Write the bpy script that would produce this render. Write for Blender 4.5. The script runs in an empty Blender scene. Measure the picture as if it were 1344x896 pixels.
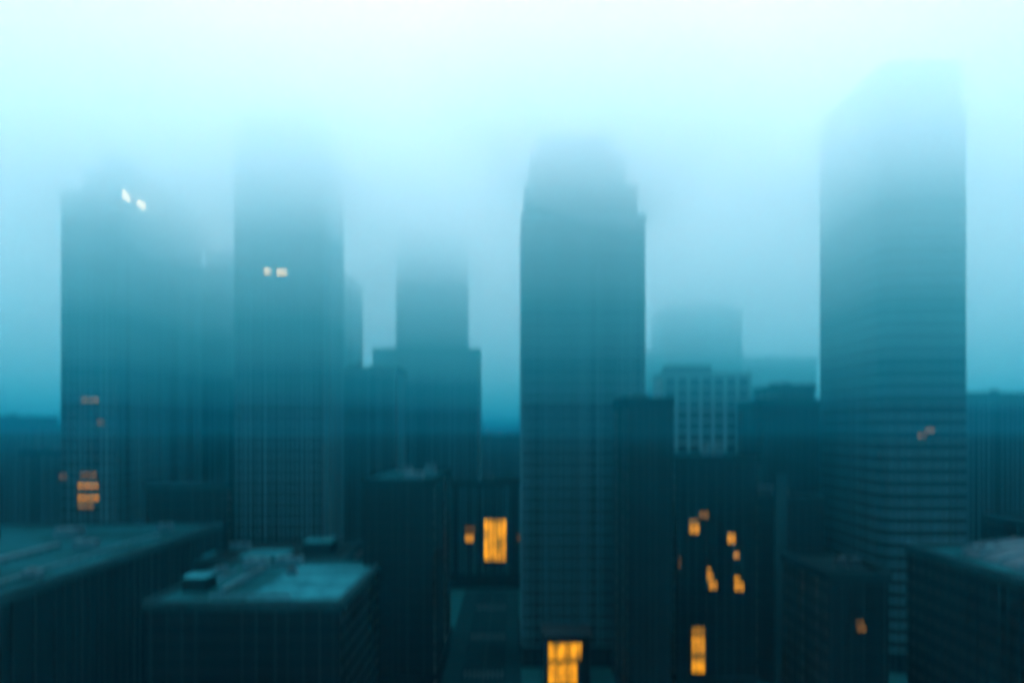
import bpy, bmesh, math, random
from mathutils import Vector
R = math.radians
random.seed(7)
C = bpy.context.scene.collection
sc = bpy.context.scene

# ------------------------------------------------------------------ camera
F = 970.0            # focal length in pixels of the 1344 px wide photograph
HZ = 560.0           # horizon row
EYE = 70.0           # camera height
cam_d = bpy.data.cameras.new('camera')
cam_d.sensor_width = 36
cam_d.lens = F / 1344 * 36
cam_d.shift_y = (HZ - 448) / 1344
cam_d.clip_start = 0.5
cam_d.clip_end = 15000
cam_d.dof.use_dof = True
cam_d.dof.focus_distance = 2.0
cam_d.dof.aperture_fstop = 1.0
cam_d.dof.aperture_ratio = 2.1
cam = bpy.data.objects.new('camera', cam_d)
C.objects.link(cam)
cam.location = (0, 0, EYE)
cam.rotation_euler = (R(90), 0, 0)
sc.camera = cam

def X(px, d): return (px - 672) / F * d
def Z(py, d): return EYE + (HZ - py) / F * d

# ------------------------------------------------------------------ materials
def mat(name, col, rough=0.7, metallic=0.0, vary=0.35, scale=(0.6, 0.6, 0.05), spec=0.12, scale2=None, bump=0.0):
    m = bpy.data.materials.new(name); m.use_nodes = True
    nt = m.node_tree; N = nt.nodes; L = nt.links
    b = N['Principled BSDF']
    b.inputs['Roughness'].default_value = rough
    b.inputs['Metallic'].default_value = metallic
    b.inputs['Specular IOR Level'].default_value = spec
    tc = N.new('ShaderNodeTexCoord')
    mp = N.new('ShaderNodeMapping'); mp.inputs['Scale'].default_value = scale
    nz = N.new('ShaderNodeTexNoise'); nz.inputs['Scale'].default_value = 1.0
    nz.inputs['Detail'].default_value = 5; nz.inputs['Roughness'].default_value = 0.65
    L.new(tc.outputs['Object'], mp.inputs['Vector']); L.new(mp.outputs[0], nz.inputs['Vector'])
    mp2 = N.new('ShaderNodeMapping'); mp2.inputs['Scale'].default_value = scale2 or tuple(s * .13 for s in scale)
    nz2 = N.new('ShaderNodeTexNoise'); nz2.inputs['Scale'].default_value = 1.0; nz2.inputs['Detail'].default_value = 3
    L.new(tc.outputs['Object'], mp2.inputs['Vector']); L.new(mp2.outputs[0], nz2.inputs['Vector'])
    add = N.new('ShaderNodeMath'); add.operation = 'ADD'
    L.new(nz.outputs['Fac'], add.inputs[0]); L.new(nz2.outputs['Fac'], add.inputs[1])
    mr = N.new('ShaderNodeMapRange'); mr.inputs['From Min'].default_value = .65; mr.inputs['From Max'].default_value = 1.35
    L.new(add.outputs[0], mr.inputs['Value'])
    mx = N.new('ShaderNodeMix'); mx.data_type = 'RGBA'
    mx.inputs['A'].default_value = tuple(c * (1 - vary) for c in col) + (1,)
    mx.inputs['B'].default_value = tuple(min(1, c * (1 + vary)) for c in col) + (1,)
    L.new(mr.outputs[0], mx.inputs['Factor']); L.new(mx.outputs['Result'], b.inputs['Base Color'])
    if bump:
        bp = N.new('ShaderNodeBump'); bp.inputs['Strength'].default_value = bump
        L.new(nz.outputs['Fac'], bp.inputs['Height']); L.new(bp.outputs[0], b.inputs['Normal'])
    return m

def glow(name, col, strength, scale=(1.2, 1.2, 1.2)):
    """a lit room behind glass: brighter and dimmer patches of the interior"""
    m = bpy.data.materials.new(name); m.use_nodes = True
    nt = m.node_tree; N = nt.nodes; L = nt.links
    b = N['Principled BSDF']; b.inputs['Base Color'].default_value = (.05, .03, .01, 1)
    tc = N.new('ShaderNodeTexCoord'); mp = N.new('ShaderNodeMapping'); mp.inputs['Scale'].default_value = scale
    nz = N.new('ShaderNodeTexNoise'); nz.inputs['Scale'].default_value = 1.0; nz.inputs['Detail'].default_value = 3
    L.new(tc.outputs['Object'], mp.inputs['Vector']); L.new(mp.outputs[0], nz.inputs['Vector'])
    mr = N.new('ShaderNodeMapRange'); mr.inputs['From Min'].default_value = .35; mr.inputs['From Max'].default_value = .7
    mr.inputs['To Min'].default_value = strength * .18; mr.inputs['To Max'].default_value = strength * 2.9
    L.new(nz.outputs['Fac'], mr.inputs['Value']); L.new(mr.outputs[0], b.inputs['Emission Strength'])
    b.inputs['Emission Color'].default_value = col + (1,)
    m.cycles.emission_sampling = 'NONE'
    return m

M = {}
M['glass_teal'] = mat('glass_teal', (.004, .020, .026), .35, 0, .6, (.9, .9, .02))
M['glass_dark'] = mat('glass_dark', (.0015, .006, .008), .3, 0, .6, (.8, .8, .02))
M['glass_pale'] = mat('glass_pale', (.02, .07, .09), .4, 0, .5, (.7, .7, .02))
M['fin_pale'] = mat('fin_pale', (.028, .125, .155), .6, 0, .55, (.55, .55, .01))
M['fin_dark'] = mat('fin_dark', (.003, .016, .020), .6, 0, .6, (.55, .55, .01))
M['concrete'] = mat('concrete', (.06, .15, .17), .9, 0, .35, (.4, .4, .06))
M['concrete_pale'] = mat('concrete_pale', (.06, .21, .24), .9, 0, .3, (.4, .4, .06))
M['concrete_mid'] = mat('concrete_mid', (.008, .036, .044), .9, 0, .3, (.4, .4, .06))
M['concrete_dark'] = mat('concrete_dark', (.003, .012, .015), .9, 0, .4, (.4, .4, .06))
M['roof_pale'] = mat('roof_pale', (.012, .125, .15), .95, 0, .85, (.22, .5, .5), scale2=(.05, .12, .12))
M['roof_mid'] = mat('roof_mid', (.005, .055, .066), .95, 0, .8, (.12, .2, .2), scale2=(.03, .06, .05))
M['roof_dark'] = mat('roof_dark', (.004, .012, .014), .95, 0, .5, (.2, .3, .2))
M['metal_pale'] = mat('metal_pale', (.025, .12, .15), .5, .3, .3, (.6, .6, .6))
M['metal_dark'] = mat('metal_dark', (.012, .025, .03), .5, .3, .3, (.6, .6, .6))
M['asphalt'] = mat('asphalt', (.002, .014, .018), .9, 0, .35, (.15, .05, .1))
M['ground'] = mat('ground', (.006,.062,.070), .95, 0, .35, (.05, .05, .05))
M['pavement'] = mat('pavement', (.003, .022, .028), .9, 0, .25, (.4, .4, .4))
M['paint'] = mat('paint', (.02, .06, .07), .8, 0, .25, (.8, .8, .8))
for k_ in ('ground', 'asphalt', 'pavement', 'roof_pale', 'roof_mid', 'roof_dark', 'concrete', 'concrete_mid', 'concrete_dark'):
    M[k_].node_tree.nodes['Principled BSDF'].inputs['Specular IOR Level'].default_value = 0.0
AMBER = (1.0, .39, .003)
M['lit'] = glow('lit', AMBER, .26, (1.3, 1.3, 2.2))
M['lit_bright'] = glow('lit_bright', (1.0, .40, .002), .26, (.35, .35, .22))
M['lit_dim'] = glow('lit_dim', (1.0, .42, .008), .085)
M['lit_cloud'] = glow('lit_cloud', (1.0, .60, .24), 7)
M['lit_high'] = glow('lit_high', (1.0, .60, .22), 1.5)

# ------------------------------------------------------------------ mesh helpers
def bx(bm, x0, x1, y0, y1, z0, z1):
    v = [bm.verts.new(p) for p in ((x0,y0,z0),(x1,y0,z0),(x1,y1,z0),(x0,y1,z0),(x0,y0,z1),(x1,y0,z1),(x1,y1,z1),(x0,y1,z1))]
    for f in ((3,2,1,0),(4,5,6,7),(0,1,5,4),(1,2,6,5),(2,3,7,6),(3,0,4,7)):
        bm.faces.new([v[i] for i in f])

def prism(bm, pts, z0, z1, cap=True):
    lo = [bm.verts.new((x, y, z0)) for x, y in pts]
    hi = [bm.verts.new((x, y, z1)) for x, y in pts]
    n = len(pts)
    for i in range(n):
        j = (i + 1) % n
        bm.faces.new((lo[i], lo[j], hi[j], hi[i]))
    if cap:
        bm.faces.new(hi); bm.faces.new(list(reversed(lo)))

def obj(name, bm, m, parent=None, bevel=0):
    bmesh.ops.recalc_face_normals(bm, faces=bm.faces)
    me = bpy.data.meshes.new(name); bm.to_mesh(me); bm.free()
    me.materials.append(M[m] if isinstance(m, str) else m)
    o = bpy.data.objects.new(name, me); C.objects.link(o)
    if parent: o.parent = parent
    if bevel:
        b = o.modifiers.new('bevel', 'BEVEL'); b.width = bevel; b.segments = 2
    return o

def thing(name, label, cat, loc, group=None):
    o = bpy.data.objects.new(name, None); C.objects.link(o)
    o.empty_display_size = 2
    o.location = loc; o['label'] = label; o['category'] = cat
    if group: o['group'] = group
    return o

def struct(name, bm, m):
    o = obj(name, bm, m); o['kind'] = 'structure'; return o

def rounded(w, dp, r, seg=5, which=(1,1,1,1)):
    """footprint centred on x=0 with its front at y=0; corners front-left, front-right, back-right, back-left"""
    P = []
    cs = [(-w/2, 0, 180, which[0]), (w/2, 0, 270, which[1]), (w/2, dp, 0, which[2]), (-w/2, dp, 90, which[3])]
    sg = [(1, 1), (-1, 1), (-1, -1), (1, -1)]
    for (cx, cy, a0, on), (sx, sy) in zip(cs, sg):
        if not on or r <= 0: P.append((cx, cy)); continue
        for k in range(seg + 1):
            a = R(a0 + 90 * k / seg)
            P.append((cx + sx * r + r * math.cos(a), cy + sy * r + r * math.sin(a)))
    return P

def offset(pts, e):
    n = len(pts); out = []
    for i in range(n):
        p0, p1, p2 = Vector(pts[i-1]), Vector(pts[i]), Vector(pts[(i+1) % n])
        a, b = (p1 - p0).normalized(), (p2 - p1).normalized()
        na, nb = Vector((a.y, -a.x)), Vector((b.y, -b.x))
        m = (na + nb); m = m / max(m.dot(na), .2)
        out.append(tuple(p1 + m * e))
    return out

def ring(bm, pts, e0, e1, z0, z1):
    """a closed band round a footprint, from offset e0 to e1"""
    a, b = offset(pts, e0), offset(pts, e1)
    n = len(pts)
    V = [[bm.verts.new((x, y, z)) for x, y in q] for q, z in ((a, z0), (b, z0), (b, z1), (a, z1))]
    for i in range(n):
        j = (i + 1) % n
        for k in range(4):
            l = (k + 1) % 4
            bm.faces.new((V[k][i], V[k][j], V[l][j], V[l][i]))

def fins(bm, pts, z0, z1, step, wid, dep, rnd, jitter=.35, skip=.12):
    n = len(pts)
    for i in range(n):
        a, b = Vector(pts[i]), Vector(pts[(i + 1) % n])
        L = (b - a).length
        t = (b - a) / L; no = Vector((t.y, -t.x))
        k = max(1, int(L / step))
        for q in range(k):
            if rnd.random() < skip: continue
            s = (q + .5) / k * L + rnd.uniform(-jitter, jitter) * step * .4
            w = wid * rnd.choice((.6, .8, 1, 1, 1.8)); dd = dep * rnd.uniform(.7, 1.3)
            c = a + t * s
            P = [c - t*w/2, c - t*w/2 + no*dd, c + t*w/2 + no*dd, c + t*w/2]
            lo = [bm.verts.new((p.x, p.y, z0)) for p in P]; hi = [bm.verts.new((p.x, p.y, z1)) for p in P]
            for u in range(4):
                v = (u + 1) % 4
                bm.faces.new((lo[u], hi[u], hi[v], lo[v]))
            bm.faces.new(hi); bm.faces.new(list(reversed(lo)))

def building(name, label, x0, x1, d, depth, ztop, cat='tower', glass='glass_teal', fin='fin_pale', step=1.9, finw=.22, find=.35,
             floor=3.6, r=0, which=(1,1,1,1), tiers=(), band='concrete_dark', bandh=.55, roof='roof_dark', units=2, mast=0,
             group=None, seed=0, parapet=1.1, unit_mat='metal_dark', base=6.0):
    """x0, x1 in photo pixels at distance d. tiers: (shrink_left, shrink_right, shrink_front, extra height) stacked on top."""
    rnd = random.Random(seed or hash(label) % 1000 if seed else len(label) * 7 + int(d))
    xa, xb = X(x0, d), X(x1, d)
    w = xb - xa
    t = thing(name, label, cat, ((xa + xb) / 2, d, 0), group)
    levels = [(-w/2, w/2, 0, depth, 0, ztop)]
    for (sl, sr, sf, h) in tiers:
        l = levels[-1]
        levels.append((l[0] + sl, l[1] - sr, l[2] + sf, l[3] - sf * .5, l[5], l[5] + h))
    for li, (a, b, f, bk, z0, z1) in enumerate(levels):
        pts = [(x + (a + b) / 2, y + f) for x, y in rounded(b - a, bk - f, r if r < (b-a)/2 else 0, which=which)]
        bm = bmesh.new(); prism(bm, pts, z0 + (.004 if li else 0), z1)
        obj('glass_wall', bm, glass, t)
        zb = z0 + (base if li == 0 else .3)
        bm = bmesh.new()
        z = zb
        while z < z1 - 1:
            ring(bm, pts, -.1, .10 + .04 * rnd.random(), z, z + bandh * rnd.uniform(.8, 1.2)); z += floor
        obj('floor_banding', bm, band, t)
        bm = bmesh.new(); fins(bm, pts, zb, z1 - .2, step, finw, find, rnd)
        obj('mullion_screen', bm, fin, t)
        bm = bmesh.new(); ring(bm, pts, -.35, find + .12, z1 - .9, z1 + parapet)
        obj('parapet', bm, band, t)
        bm = bmesh.new(); prism(bm, offset(pts, -.36), z1 + .01, z1 + .12)
        rf = obj('roof', bm, roof, t)
        if li == 0:
            bm = bmesh.new(); ring(bm, pts, -.3, .45, 0, .9); ring(bm, pts, -.3, 1.3, base - 1.0, base - .35)
            n = len(pts)
            fins(bm, pts, .9, base - 1.0, 6, .8, .4, rnd, 0, 0)
            obj('street_plinth', bm, 'concrete_dark', t)
        if li == len(levels) - 1:
            wa, wb = a + (b-a)*.2, b - (b-a)*.2
            for k in range(units):
                ux = rnd.uniform(wa, wb); uy = rnd.uniform(f + 2, max(f + 3, bk - 6)); s = rnd.uniform(1.2, 2.6)
                bm = bmesh.new(); bx(bm, ux - s, ux + s, uy, uy + s * 1.3, z1 + .13, z1 + rnd.uniform(1.6, 3.2))
                obj('plant_unit', bm, unit_mat, t, .08)
            if mast:
                bm = bmesh.new(); prism(bm, [(math.cos(R(q*60))*.35, (f+bk)/2 + math.sin(R(q*60))*.35) for q in range(6)], z1 + .13, z1 + mast * .6)
                prism(bm, [(math.cos(R(q*60))*.16, (f+bk)/2 + math.sin(R(q*60))*.16) for q in range(6)], z1 + mast * .6, z1 + mast)
                obj('roof_mast', bm, 'metal_dark', t)
    return t

def lit_window(t, x, y, z, w, h, m='lit', side=False, bars=2, rails=1, name='lit_window', label=None, bw=.07):
    """window on the front face (local x, y, z = lower left) or, with side, on a face of constant x running along y"""
    fr = .12
    bm = bmesh.new()
    if side:   # side = +1 faces +x, -1 faces -x
        s = side
        xs = sorted((x, x + .10 * s)); bx(bm, xs[0], xs[1], y, y + w, z, z + h)
    else:
        bx(bm, x, x + w, y - .10, y, z, z + h)
    p = obj(name, bm, m, t)
    if label: p['label'] = label
    bm = bmesh.new()
    def bar(u0, u1, v0, v1):
        if side:
            xs = sorted((x - .02 * side, x + .22 * side)); bx(bm, xs[0], xs[1], y + u0, y + u1, z + v0, z + v1)
        else: bx(bm, x + u0, x + u1, y - .22, y + .02, z + v0, z + v1)
    bar(-fr, 0, -fr, h + fr); bar(w, w + fr, -fr, h + fr)
    bar(.001, w - .001, h, h + fr); bar(.001, w - .001, -fr, 0)
    for k in range(1, bars + 1):
        c = w * k / (bars + 1); bar(c - bw, c + bw, .001, h - .001)
    for k in range(1, rails + 1):
        c = h * k / (rails + 1)
        for q in range(bars + 1):
            bar(w*q/(bars+1) + bw + .002, w*(q+1)/(bars+1) - bw - .002, c - .06, c + .06)
    obj('frame', bm, 'metal_dark', p)
    return p

# ================================================================== setting
bm = bmesh.new(); s = 8900
vs = [bm.verts.new(p) for p in ((-s, -s, 0), (s, -s, 0), (s, s, 0), (-s, s, 0))]; bm.faces.new(vs)
struct('ground', bm, 'ground')
SX0, SX1 = -19.9, 2.6
bm = bmesh.new()
def sheet(bm, x0, x1, y0, y1, z): bm.faces.new([bm.verts.new(p) for p in ((x0,y0,z),(x1,y0,z),(x1,y1,z),(x0,y1,z))])
sheet(bm, SX0 + 5.5, SX1 - 4.5, 10, 318, .004)
struct('road', bm, 'asphalt')
bm = bmesh.new(); bx(bm, SX0, SX0 + 5.5, 10, 318, 0, .14); bx(bm, SX1 - 4.5, SX1, 10, 318, 0, .14)
struct('pavement', bm, 'pavement')
bm = bmesh.new()
for k in range(40): sheet(bm, -8.08, -7.92, 14 + k * 7.5, 17 + k * 7.5, .008)
for y in (208, 246, 286):
    for k in range(9): sheet(bm, -13.6 + k * 1.3, -13.0 + k * 1.3, y, y + 3.5, .009)
    sheet(bm, -13.8, -2.2, y - 1.6, y - 1.2, .009)
struct('road_markings', bm, 'paint')

# ================================================================== towers, left side
T1 = building('office_tower', 'broad left tower with two pale lit windows near its fading top', 80, 152, 232, 64, 143, glass='glass_teal', band='fin_pale', bandh=.42,
              step=1.7, r=0, tiers=((6, 0, 2, 7), (4, 1.5, 3, 6)), seed=11)
w1 = X(152, 232) - X(80, 232)
hx = w1 / 2 + .50
for (yy, zz, ww, hh, mm) in ((3, 143.5, 4.2, 1.0, 'lit_cloud'), (12, 143.5, 5.2, 1.1, 'lit_cloud'), (18, 147.2, 5, .8, 'lit_dim'),
                             (26, 139.2, 3.5, .8, 'lit_dim'), (36, 143.4, 4, .7, 'lit_dim')):
    lit_window(T1, hx, yy, zz, ww, hh, mm, side=1, rails=0)
for (xx, zz, ww, mm) in ((-2.2, 54.6, 5.2, 'lit_dim'), (-3, 51.2, 6.4, 'lit'), (-3, 47.4, 6.6, 'lit'), (-3, 44.9, 5.0, 'lit_dim'),
                         (-8.6, 54.0, 2.2, 'lit_dim'), (-2, 78.0, 5.4, 'lit_dim'), (3.2, 71.0, 2.0, 'lit_dim')):
    lit_window(T1, xx, -.50, zz, ww, .9, mm, bars=4, rails=0)

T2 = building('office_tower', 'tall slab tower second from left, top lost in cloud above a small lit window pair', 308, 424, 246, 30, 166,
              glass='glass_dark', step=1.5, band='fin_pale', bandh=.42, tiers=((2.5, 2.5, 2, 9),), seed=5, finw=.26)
lit_window(T2, X(347, 246) - X(366, 246), -.50, 121.2, 2.4, .7, 'lit_high', bars=1, rails=0)
lit_window(T2, X(364, 246) - X(366, 246), -.50, 120.9, 3.4, .75, 'lit_high', bars=2, rails=0)

building('office_tower', 'hazy lower tower filling the gap between the two left towers', 262, 330, 300, 26, 134, glass='glass_teal', seed=4, step=1.7, tiers=((3, 0, 0, 6),))
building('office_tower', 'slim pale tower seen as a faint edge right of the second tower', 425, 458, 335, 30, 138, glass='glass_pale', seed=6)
building('office_tower', 'short faint tower with stepped top standing left of the central street gap', 490, 628, 330, 24, 104, glass='glass_teal',
         tiers=((10, 6, 2, 44), (2, 2, 2, 8)), step=1.9, seed=8)
building('office_tower', 'broad dim block between the slab tower and the street gap', 436, 520, 285, 26, 92, glass='glass_teal', seed=9, step=1.6)
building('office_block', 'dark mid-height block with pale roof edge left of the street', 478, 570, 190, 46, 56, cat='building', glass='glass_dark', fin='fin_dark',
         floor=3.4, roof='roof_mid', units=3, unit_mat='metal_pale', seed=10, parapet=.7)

building('office_block', 'distant hazy block low in the central gap behind the street-end building', 604, 700, 470, 30, 63, cat='building', glass='glass_teal', seed=61, units=3)
building('office_block', 'distant hazy block at the left picture edge', -60, 44, 480, 30, 71, cat='building', glass='glass_teal', seed=62, units=3, tiers=((14, 3, 0, 5),))
building('office_block', 'distant lower hazy block beside the broad tower at left', 26, 86, 400, 26, 56, cat='building', glass='glass_teal', seed=63, units=2)

# ================================================================== end of the street
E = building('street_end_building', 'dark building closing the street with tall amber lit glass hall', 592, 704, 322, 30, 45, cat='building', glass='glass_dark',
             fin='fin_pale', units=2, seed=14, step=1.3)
xe = (X(592, 322) + X(704, 322)) / 2
hl = lit_window(E, X(636, 322) - xe, -.6, Z(734, 322), X(664, 322) - X(636, 322), Z(682, 322) - Z(734, 322), 'lit_bright', bars=4, bw=.3, rails=0, name='lit_hall',
                label='tall amber glass hall with vertical bars')
lit_window(E, X(611, 322) - xe, -.6, Z(709, 322), 3.6, 2.4, 'lit', bars=4, rails=0)
lit_window(E, X(611, 322) - xe, -.6, Z(695, 322), 4.2, .9, 'lit_dim', bars=4, rails=0)
lit_window(E, X(679, 322) - xe, -.6, Z(707, 322), 3.4, 1.6, 'lit_dim', bars=3, rails=0)

# ================================================================== centre tower and neighbours
T4 = building('office_tower', 'tall central tower right of the street gap, top dissolving into cloud', 686, 846, 216, 34, 131, glass='glass_teal',
              step=1.15, finw=.2, floor=3.4, band='fin_pale', bandh=.36, tiers=((.9, 2.2, 1, 9), (1.6, 3.2, 2, 9), (2.6, 3.0, 3, 7)), seed=21)
building('office_block', 'dark slender block against the right side of the central tower', 824, 882, 176, 22, 76, cat='building', glass='glass_dark',
         fin='fin_dark', step=1.4, units=1, seed=22)
building('office_tower', 'faint stepped tower with thin mast behind the window-grid block', 850, 974, 420, 30, 112, glass='glass_teal', tiers=((8, 0, 0, 24), (5, 3, 2, 5)),
         mast=16, units=0, seed=23, step=2.2)
building('office_tower', 'faint low tower in the gap before the big right tower', 978, 1072, 455, 30, 112, glass='glass_teal', seed=24, step=2.4)

# grid building: every window is a part
gd = 270
gx0, gx1 = X(872, gd), X(984, gd); gw = gx1 - gx0
G = thing('apartment_block', 'pale concrete block with a regular grid of dark square windows', 'building', ((gx0+gx1)/2, gd, 0))
gz = Z(492, gd)
bm = bmesh.new(); bx(bm, -gw/2, gw/2, .6, 22, 0, gz); obj('core', bm, 'glass_dark', G)
cols, rows, fh = 7, 16, 4.0
cw = gw / cols
bm = bmesh.new()
for c in range(cols + 1):
    x = -gw/2 + c * cw; bx(bm, x - .65, x + .65, 0, .598, 0, gz)
for r_ in range(rows + 1):
    z = gz - 1.2 - r_ * fh
    for c in range(cols): bx(bm, -gw/2 + c*cw + .652, -gw/2 + (c+1)*cw - .652, .05, .598, z, z + 1.1)
obj('concrete_frame', bm, 'concrete_pale', G)
bm = bmesh.new(); bx(bm, -gw/2 - .7, gw/2 + .7, -.1, 22.3, gz + .004, gz + 1.0); obj('parapet', bm, 'concrete', G)
bm = bmesh.new(); bx(bm, -gw/2 + 2, 3, 5, 14, gz + 1.004, gz + 4.0); obj('plant_room', bm, 'concrete_dark', G)
ww, wh = cw - 1.31, fh - 1.11
def win_meshes():
    bm = bmesh.new()
    bx(bm, 0, .1, 0, .18, 0, wh); bx(bm, ww-.1, ww, 0, .18, 0, wh); bx(bm, .101, ww-.101, 0, .18, 0, .1); bx(bm, .101, ww-.101, 0, .18, wh-.1, wh)
    bx(bm, ww/2-.05, ww/2+.05, 0, .18, .101, wh-.101)
    a = obj('window', bm, 'metal_dark', G)
    bm = bmesh.new(); bx(bm, .11, ww-.11, .07, .11, .11, wh-.11)
    b = obj('pane', bm, 'glass_dark', a)
    return a, b
wa_, wb_ = win_meshes()
n = 0
for r_ in range(12):
    for c in range(cols):
        if n == 0: a = wa_
        else:
            a = wa_.copy(); C.objects.link(a); a.parent = G
            b = wb_.copy(); C.objects.link(b); b.parent = a
        a.location = (-gw/2 + c*cw + .655, .30, gz - 1.2 - (r_+1)*fh + 1.105); n += 1

# lit block in front of it
ld = 190
Lb = building('apartment_block', 'dark block with scattered amber windows and a tall lit staircase', 886, 992, ld, 30, 62, cat='building', glass='glass_dark',
              fin='fin_dark', step=2.1, floor=3.1, roof='roof_mid', units=3, unit_mat='metal_pale', seed=31, parapet=.7)
xl = (X(886, ld) + X(992, ld)) / 2
def LW(px0, px1, py0, py1, m='lit', **k):
    lit_window(Lb, X(px0, ld) - xl, -.62, Z(py1, ld), X(px1, ld) - X(px0, ld), Z(py0, ld) - Z(py1, ld), m, **k)
LW(904, 916, 682, 687, 'lit_dim', rails=0); LW(904, 917, 689, 698)
LW(954, 964, 700, 711); LW(962, 969, 725, 730, rails=0, bars=1)
LW(927, 932, 745, 749, 'lit', rails=0, bars=1); LW(927, 935, 753, 760); LW(930, 940, 763, 771)
LW(963, 970, 756, 761, rails=0); LW(963, 975, 764, 773)
LW(890, 893, 732, 734, 'lit_dim', rails=0, bars=0); LW(890, 893, 739, 742, 'lit_dim', rails=0, bars=0)
LW(917, 929, 672, 678, 'lit_dim', rails=0)
for (a, b, mm) in ((822, 831, 'lit_dim'), (835, 843, 'lit'), (846, 853, 'lit'), (856, 862, 'lit_dim'), (865, 880, 'lit')):
    LW(907, 924, a, b, mm, bars=2, rails=0, name='lit_stair_window')

# blocks between the lit block and the right tower
building('office_block', 'grey block with stepped roof line left of the big right tower', 1000, 1076, 244, 26, 78, cat='building', glass='glass_dark',
         fin='fin_dark', floor=3.3, tiers=((6, 2, 0, 5),), seed=32, step=2.2)
Sb = building('office_block', 'low dark block with one pale vertical stair core', 994, 1082, 202, 24, 50, cat='building', glass='glass_dark', fin='fin_dark', seed=33)
xs_ = (X(994, 202) + X(1082, 202)) / 2
bm = bmesh.new(); bx(bm, X(1014, 202) - xs_, X(1029, 202) - xs_, -2.2, -.6, 0, 57)
obj('stair_core', bm, 'concrete_mid', Sb, .1)
Wb = building('office_block', 'narrow dark block with two tiny amber windows beside the window-grid block', 986, 1016, 262, 18, 66, cat='building', glass='glass_dark', fin='fin_dark', seed=34)
lit_window(Wb, -1.0, -.4, Z(605, 262), 1.6, 1.0, 'lit_dim', bars=1, rails=0)
lit_window(Wb, -1.6, -.4, Z(628, 262), 2.4, .9, 'lit_dim', bars=1, rails=0)

# lobby pavilion at the foot of the central tower
pd = 199
P0, P1 = X(716, pd), X(774, pd); pw = P1 - P0
P = thing('lobby_pavilion', 'glowing amber glass lobby at the foot of the central tower', 'building', ((P0+P1)/2, pd, 0))
bm = bmesh.new(); bx(bm, -pw/2, pw/2, .4, 9, 0, 13.6); obj('glass_room', bm, 'glass_dark', P)
bm = bmesh.new(); bx(bm, -pw/2 - .8, pw/2 + .8, -1.6, 9.5, 13.604, 14.3); obj('canopy_roof', bm, 'metal_dark', P, .1)
lit_window(P, -pw/2 + .8, .3, 7.4, pw - 3.0, 4.2, 'lit_bright', bars=5, rails=1, name='upper_lit_window')
lit_window(P, -pw/2 + .8, .3, .8, pw - 4.2, 5.6, 'lit', bars=4, rails=1, name='lower_lit_window')
bm = bmesh.new()
for k in range(5): bx(bm, -pw/2 + k*(pw/4) - .15 if k else -pw/2, -pw/2 + k*(pw/4) + .15 if k < 4 else pw/2, -1.2, -.9, 0, 13.6)
obj('colonnade', bm, 'metal_dark', P)

# ================================================================== right tower
RT = building('office_tower', 'largest tower at right with rounded corner and horizontal floor bands', 1161, 1268, 210, 44, 160, glass='glass_teal', fin='fin_dark',
              step=1.7, finw=.14, find=.18, floor=3.5, bandh=.95, band='fin_pale', r=5, which=(1, 0, 0, 0), tiers=((0, 1.5, 0, 13),), seed=41)
wr = X(1266, 210) - X(1164, 210)
lit_window(RT, X(1204, 210) - (X(1164,210)+X(1266,210))/2, -.3, Z(573, 210), 2.2, .7, 'lit_dim', bars=1, rails=0)
lit_window(RT, X(1214, 210) - (X(1164,210)+X(1266,210))/2, -.3, Z(566, 210), 2.6, .7, 'lit_dim', bars=1, rails=0)
building('office_block', 'hazy mid-height block at the right edge beyond the big tower', 1262, 1420, 300, 30, 83, cat='building', glass='glass_teal', seed=42)
Rb = building('office_block', 'dark low block under the big tower with two small amber windows', 1086, 1166, 158, 26, 38, cat='building', glass='glass_dark', fin='fin_dark', seed=43)
xrb = (X(1086, 158) + X(1166, 158)) / 2
lit_window(Rb, X(1122,158) - xrb, -.4, Z(818,158), 1.5, .7, 'lit_dim', bars=1, rails=0)
lit_window(Rb, X(1123,158) - xrb, -.4, Z(826,158), 2.0, .7, 'lit_dim', bars=1, rails=0)

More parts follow.
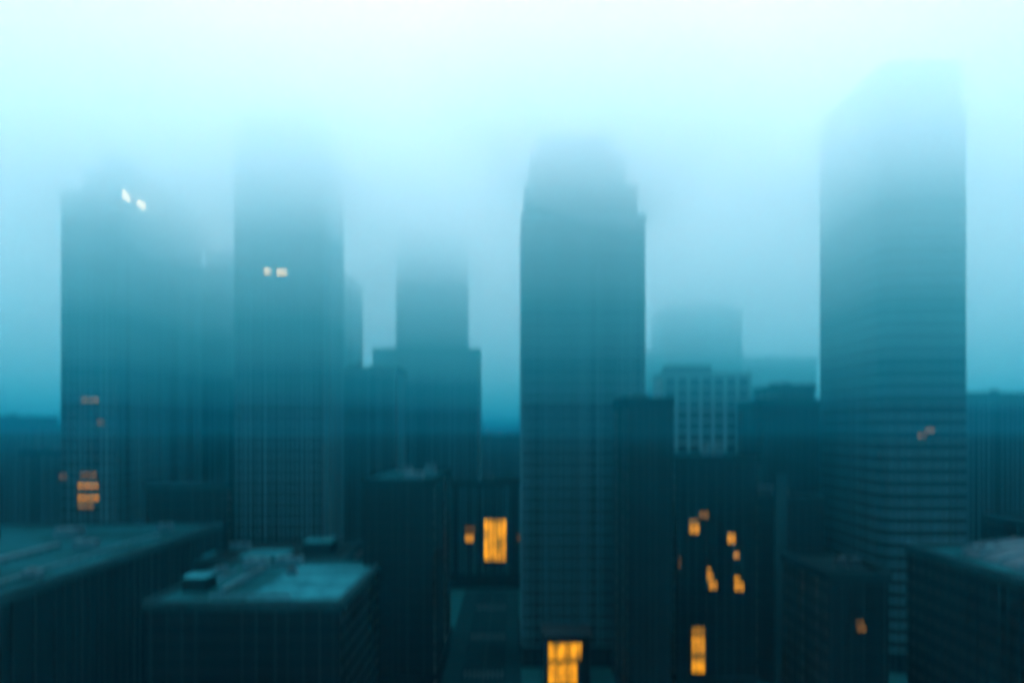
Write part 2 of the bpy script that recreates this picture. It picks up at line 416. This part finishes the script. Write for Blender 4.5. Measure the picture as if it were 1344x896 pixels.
# ================================================================== low roofs
def low_roof(label, x0, x1, y0, y1, z, roof, seed, things_on=(), wall='glass_dark', name='low_building', floor=3.4, curb='concrete_mid', curbh=.9, skylights=()):
    rnd = random.Random(seed)
    t = thing(name, label, 'building', ((x0+x1)/2, y0, 0))
    w, dp = x1 - x0, y1 - y0
    pts = [(-w/2, 0), (w/2, 0), (w/2, dp), (-w/2, dp)]
    bm = bmesh.new(); prism(bm, pts, 0, z - .2); obj('wall', bm, wall, t)
    bm = bmesh.new(); zz = 5
    while zz < z - 1.5: ring(bm, pts, -.1, .12, zz, zz + .8); zz += floor
    obj('floor_banding', bm, 'concrete_dark', t)
    bm = bmesh.new(); fins(bm, pts, 4, z - 1.2, 3.0, .3, .3, rnd); obj('mullion_screen', bm, 'fin_dark', t)
    bm = bmesh.new(); ring(bm, pts, -.45, .5, z - 1.0, z + curbh); obj('parapet', bm, curb, t)
    bm = bmesh.new(); prism(bm, offset(pts, -.46), z - .19, z); obj('roof', bm, roof, t)
    for (kind, ux, uy, sx, sy, h) in things_on:      # in fractions of the roof
        cx, cy = -w/2 + ux * w, uy * dp
        bm = bmesh.new()
        if kind == 'unit':
            bx(bm, cx - sx/2, cx + sx/2, cy - sy/2, cy + sy/2, z + .25, z + h)
            for q in range(4):
                qx, qy = cx + (sx/2 - .3) * (1 if q % 2 else -1), cy + (sy/2 - .3) * (1 if q > 1 else -1)
                bx(bm, qx - .12, qx + .12, qy - .12, qy + .12, z + .004, z + .249)
            u = obj('ventilation_unit', bm, 'metal_pale' if h < 2.4 else 'concrete', t, .06)
            bm = bmesh.new()
            nfan = max(1, int(sx / 3))
            for q in range(nfan):
                fx = cx - sx/2 + (q + .5) * sx / nfan
                prism(bm, [(fx + math.cos(R(p*30))*.8, cy + math.sin(R(p*30))*.8) for p in range(12)], z + h + .004, z + h + .3)
            obj('fan_cowl', bm, 'metal_dark', u)
        elif kind == 'pad':
            bx(bm, cx - sx/2, cx + sx/2, cy - sy/2, cy + sy/2, z + .004, z + h)
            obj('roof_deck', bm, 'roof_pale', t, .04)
        elif kind == 'house':
            bx(bm, cx - sx/2, cx + sx/2, cy - sy/2, cy + sy/2, z + .004, z + h)
            hs = obj('stair_house', bm, 'concrete_dark', t)
            bm = bmesh.new(); bx(bm, cx - sx/2 - .2, cx + sx/2 + .2, cy - sy/2 - .2, cy + sy/2 + .2, z + h + .003, z + h + .25)
            obj('house_roof', bm, 'roof_pale', hs, .04)
        elif kind == 'duct':
            bx(bm, cx - sx/2, cx + sx/2, cy - sy/2, cy + sy/2, z + .4, z + h)
            k = 0
            while k * 4 < max(sx, sy):
                if sx > sy: bx(bm, cx - sx/2 + k*4, cx - sx/2 + k*4 + .15, cy - sy/2 + .05, cy + sy/2 - .05, z + .004, z + .399)
                else: bx(bm, cx - sx/2 + .05, cx + sx/2 - .05, cy - sy/2 + k*4, cy - sy/2 + k*4 + .15, z + .004, z + .399)
                k += 1
            obj('air_duct', bm, 'metal_pale', t)
    return t

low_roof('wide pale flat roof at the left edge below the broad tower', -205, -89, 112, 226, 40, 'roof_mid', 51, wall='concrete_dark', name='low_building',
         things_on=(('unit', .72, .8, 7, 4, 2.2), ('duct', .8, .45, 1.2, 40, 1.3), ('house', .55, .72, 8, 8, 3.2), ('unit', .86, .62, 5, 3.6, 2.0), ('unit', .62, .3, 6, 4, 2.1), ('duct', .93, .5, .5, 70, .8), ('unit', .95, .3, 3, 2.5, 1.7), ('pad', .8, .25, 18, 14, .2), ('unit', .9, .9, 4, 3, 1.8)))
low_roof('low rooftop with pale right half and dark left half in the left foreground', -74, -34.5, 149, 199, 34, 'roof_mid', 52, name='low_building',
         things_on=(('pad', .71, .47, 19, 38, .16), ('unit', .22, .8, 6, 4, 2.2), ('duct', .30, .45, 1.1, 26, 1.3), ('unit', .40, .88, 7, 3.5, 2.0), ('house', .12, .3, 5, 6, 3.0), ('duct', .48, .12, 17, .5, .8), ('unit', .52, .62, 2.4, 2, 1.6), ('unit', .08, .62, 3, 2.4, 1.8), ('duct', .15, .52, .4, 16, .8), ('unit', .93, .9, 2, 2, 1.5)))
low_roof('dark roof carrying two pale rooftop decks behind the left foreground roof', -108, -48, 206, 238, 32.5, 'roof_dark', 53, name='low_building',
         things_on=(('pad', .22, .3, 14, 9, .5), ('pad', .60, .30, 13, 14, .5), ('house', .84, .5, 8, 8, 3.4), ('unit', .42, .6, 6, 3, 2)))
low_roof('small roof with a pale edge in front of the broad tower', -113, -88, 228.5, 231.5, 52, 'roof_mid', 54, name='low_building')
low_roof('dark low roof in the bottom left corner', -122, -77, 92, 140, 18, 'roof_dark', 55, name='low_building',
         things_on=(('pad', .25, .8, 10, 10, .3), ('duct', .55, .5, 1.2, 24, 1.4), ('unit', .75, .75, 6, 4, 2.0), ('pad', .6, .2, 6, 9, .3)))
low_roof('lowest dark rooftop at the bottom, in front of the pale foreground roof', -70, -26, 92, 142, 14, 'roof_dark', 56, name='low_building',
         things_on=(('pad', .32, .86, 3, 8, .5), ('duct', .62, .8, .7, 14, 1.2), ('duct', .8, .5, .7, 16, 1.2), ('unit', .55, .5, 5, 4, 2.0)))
RR = low_roof('low roof with curved pale ribs at the right edge', 92, 152, 132, 172, 42, 'roof_mid', 57, name='low_building',
         things_on=(('unit', .2, .72, 7, 4, 2.2),))
# curved ribs of a barrel roof light
for k in range(5):
    bm = bmesh.new()
    y = 6 + k * 6.2
    prev = None
    for q in range(19):
        a = R(180 * q / 18)
        cx, cz = -6 - 17 * math.cos(a), 42.05 + 3.0 * math.sin(a)
        ring4 = [bm.verts.new((cx + ox, y + oy, cz + oz)) for ox, oy, oz in ((0, -.35, 0), (0, .35, 0), (0, .35, .5), (0, -.35, .5))]
        if prev:
            for i in range(4): bm.faces.new((prev[i], prev[(i+1) % 4], ring4[(i+1) % 4], ring4[i]))
        else: bm.faces.new(ring4)
        prev = ring4
    bm.faces.new(prev)
    obj('arched_rib', bm, 'metal_pale', RR)
bm = bmesh.new(); prev = None
for q in range(19):
    a = R(180 * q / 18)
    cx, cz = -6 - 16.8 * math.cos(a), 42.05 + 2.95 * math.sin(a)
    cur = [bm.verts.new((cx, 6, cz)), bm.verts.new((cx, 31, cz))]
    if prev: bm.faces.new((prev[0], prev[1], cur[1], cur[0]))
    prev = cur
obj('barrel_vault', bm, 'glass_pale', RR)
low_roof('dark low building with stepped ledges in the bottom right corner', 66, 128, 92, 128, 24, 'roof_dark', 58, name='low_building',
         things_on=(('pad', .55, .4, 14, 9, .4), ('duct', .3, .6, 1.0, 18, 1.3), ('unit', .75, .7, 7, 4, 2.0), ('duct', .8, .4, 16, .9, 1.2)))
FR = low_roof('low building at far right with one tiny amber window', 176, 226, 246, 276, 37, 'roof_dark', 59, name='low_building')
lit_window(FR, X(1326, 246) - 201, -.35, Z(708, 246), 2.0, .7, 'lit_dim', bars=1, rails=0)

# ================================================================== air
def volume(name, x0, x1, y0, y1, z0, z1, dens, col, absorb, aniso, label=None):
    bm = bmesh.new(); bx(bm, x0, x1, y0, y1, z0, z1)
    m = bpy.data.materials.new(name); m.use_nodes = True
    nt = m.node_tree; nt.nodes.clear()
    out = nt.nodes.new('ShaderNodeOutputMaterial'); v = nt.nodes.new('ShaderNodeVolumePrincipled')
    v.inputs['Density'].default_value = dens; v.inputs['Color'].default_value = col + (1,)
    v.inputs['Absorption Color'].default_value = absorb + (1,)
    v.inputs['Anisotropy'].default_value = aniso
    nt.links.new(v.outputs[0], out.inputs['Volume'])
    o = obj(name, bm, m); o['kind'] = 'stuff'
    if label: o['label'] = label; o['category'] = name.replace('_', ' ')
    m.cycles.homogeneous_volume = True
    return o
volume('haze', -9000, 9000, -9000, 9000, -1, 200, .0005, (.004, .036, .052), (0, 0, 0), .0, 'teal haze filling the air between the buildings')
# low cloud settling over the towers: each layer adds to the ones below it, so the air thickens with height
for i_, (zb_, dn_, nm_, cl_) in enumerate(((34, .00014, 'faintest veil of mist hanging between the low roofs', (.01, .18, .27)),
                                (56, .0004, 'faint veil of mist just above the low roofs', (.01, .38, .52)),
                                (68, .0009, 'thinnest lowest veil of the low cloud', (.015, .46, .62)),
                                (76, .0012, 'second thin veil of the low cloud over the roofs', (.08, .84, .94)),
                                (88, .0019, 'middle veil of the low cloud across the towers', (.33, .96, .988)), (104, .0031, 'thick pale veil of cloud across the upper floors', (.86, .982, .996)),
                                (120, .0035, 'dense cloud layer just below the topmost one', (.96, .993, .998)),
                                (134, .014, 'brightest topmost cloud layer hiding the tower tops', (.99, .997, .9995)))):
    e_ = 8990 - 4 * i_
    volume('low_cloud', -e_, e_, -e_, e_, zb_, 199 - .3 * i_, dn_, cl_, (0, 0, 0), .35, nm_)

def cloud_bank(label, c, r, dens, seed):
    rnd = random.Random(seed)
    bm = bmesh.new(); bmesh.ops.create_icosphere(bm, subdivisions=4, radius=1)
    ph = [rnd.uniform(0, 6.28) for _ in range(6)]
    for v in bm.verts:
        n = v.co.normalized()
        k = 1 + .13 * math.sin(3*n.x + ph[0]) * math.cos(2.6*n.y + ph[1]) + .09 * math.sin(5*n.z + 4*n.x + ph[2]) + .06 * math.cos(7*n.y + ph[3])
        v.co = Vector((n.x * r[0], n.y * r[1], n.z * r[2])) * k + Vector(c)
    m = bpy.data.materials['low_cloud.007'].copy(); m.name = 'cloud_bank'
    m.node_tree.nodes['Principled Volume'].inputs['Density'].default_value = dens
    for p in bm.faces: p.smooth = True
    o = obj('cloud_bank', bm, m); o['kind'] = 'stuff'; o['label'] = label; o['category'] = 'cloud'
cloud_bank('bank of cloud wrapped round the crown of the central tower', (22, 218, 166), (48, 44, 36), .019, 1)
cloud_bank('bank of cloud wrapped round the crowns of the two left towers', (-110, 250, 168), (74, 52, 40), .010, 2)
cloud_bank('small bank of cloud over the short faint tower', (-50, 330, 154), (40, 34, 28), .008, 3)

# ================================================================== light
w = bpy.data.worlds.new('World'); sc.world = w; w.use_nodes = True
nt = w.node_tree; bg = nt.nodes['Background']
sky = nt.nodes.new('ShaderNodeTexSky'); sky.sky_type = 'NISHITA'; sky.sun_disc = False
EL, ROT = R(48), R(0)
sky.sun_elevation = EL; sky.sun_rotation = ROT; sky.air_density = 1; sky.dust_density = 3; sky.ozone_density = 1
mx = nt.nodes.new('ShaderNodeMix'); mx.data_type = 'RGBA'; mx.inputs['Factor'].default_value = .85
mx.inputs['B'].default_value = (15.8, 12.5, 13.6, 1)
nt.links.new(sky.outputs[0], mx.inputs['A']); nt.links.new(mx.outputs['Result'], bg.inputs['Color'])
bg.inputs['Strength'].default_value = .15
sd = bpy.data.lights.new('sun', 'SUN'); sd.energy = 2.25; sd.angle = R(20); sd.color = (1, .97, .92)
so = bpy.data.objects.new('sun', sd); C.objects.link(so)
d = Vector((math.sin(ROT) * math.cos(EL), math.cos(ROT) * math.cos(EL), math.sin(EL)))
so.rotation_euler = d.to_track_quat('Z', 'Y').to_euler(); so.location = (0, -50, 300)

sc.view_settings.view_transform = 'Standard'; sc.view_settings.look = 'None'
sc.view_settings.gamma = 1; sc.view_settings.use_curve_mapping = False
sc.view_settings.exposure = 1.715
cy = sc.cycles if hasattr(sc, 'cycles') else None
sc.render.engine = 'CYCLES'
sc.cycles.use_denoising = True
sc.cycles.denoiser = 'OPENIMAGEDENOISE'
sc.cycles.use_light_tree = False; sc.cycles.sample_clamp_indirect = 4.5; w.cycles.sampling_method = 'NONE'; sc.cycles.max_bounces = 7; sc.cycles.volume_bounces = 6; sc.cycles.diffuse_bounces = 1; sc.cycles.glossy_bounces = 1
sc.cycles.use_adaptive_sampling = False
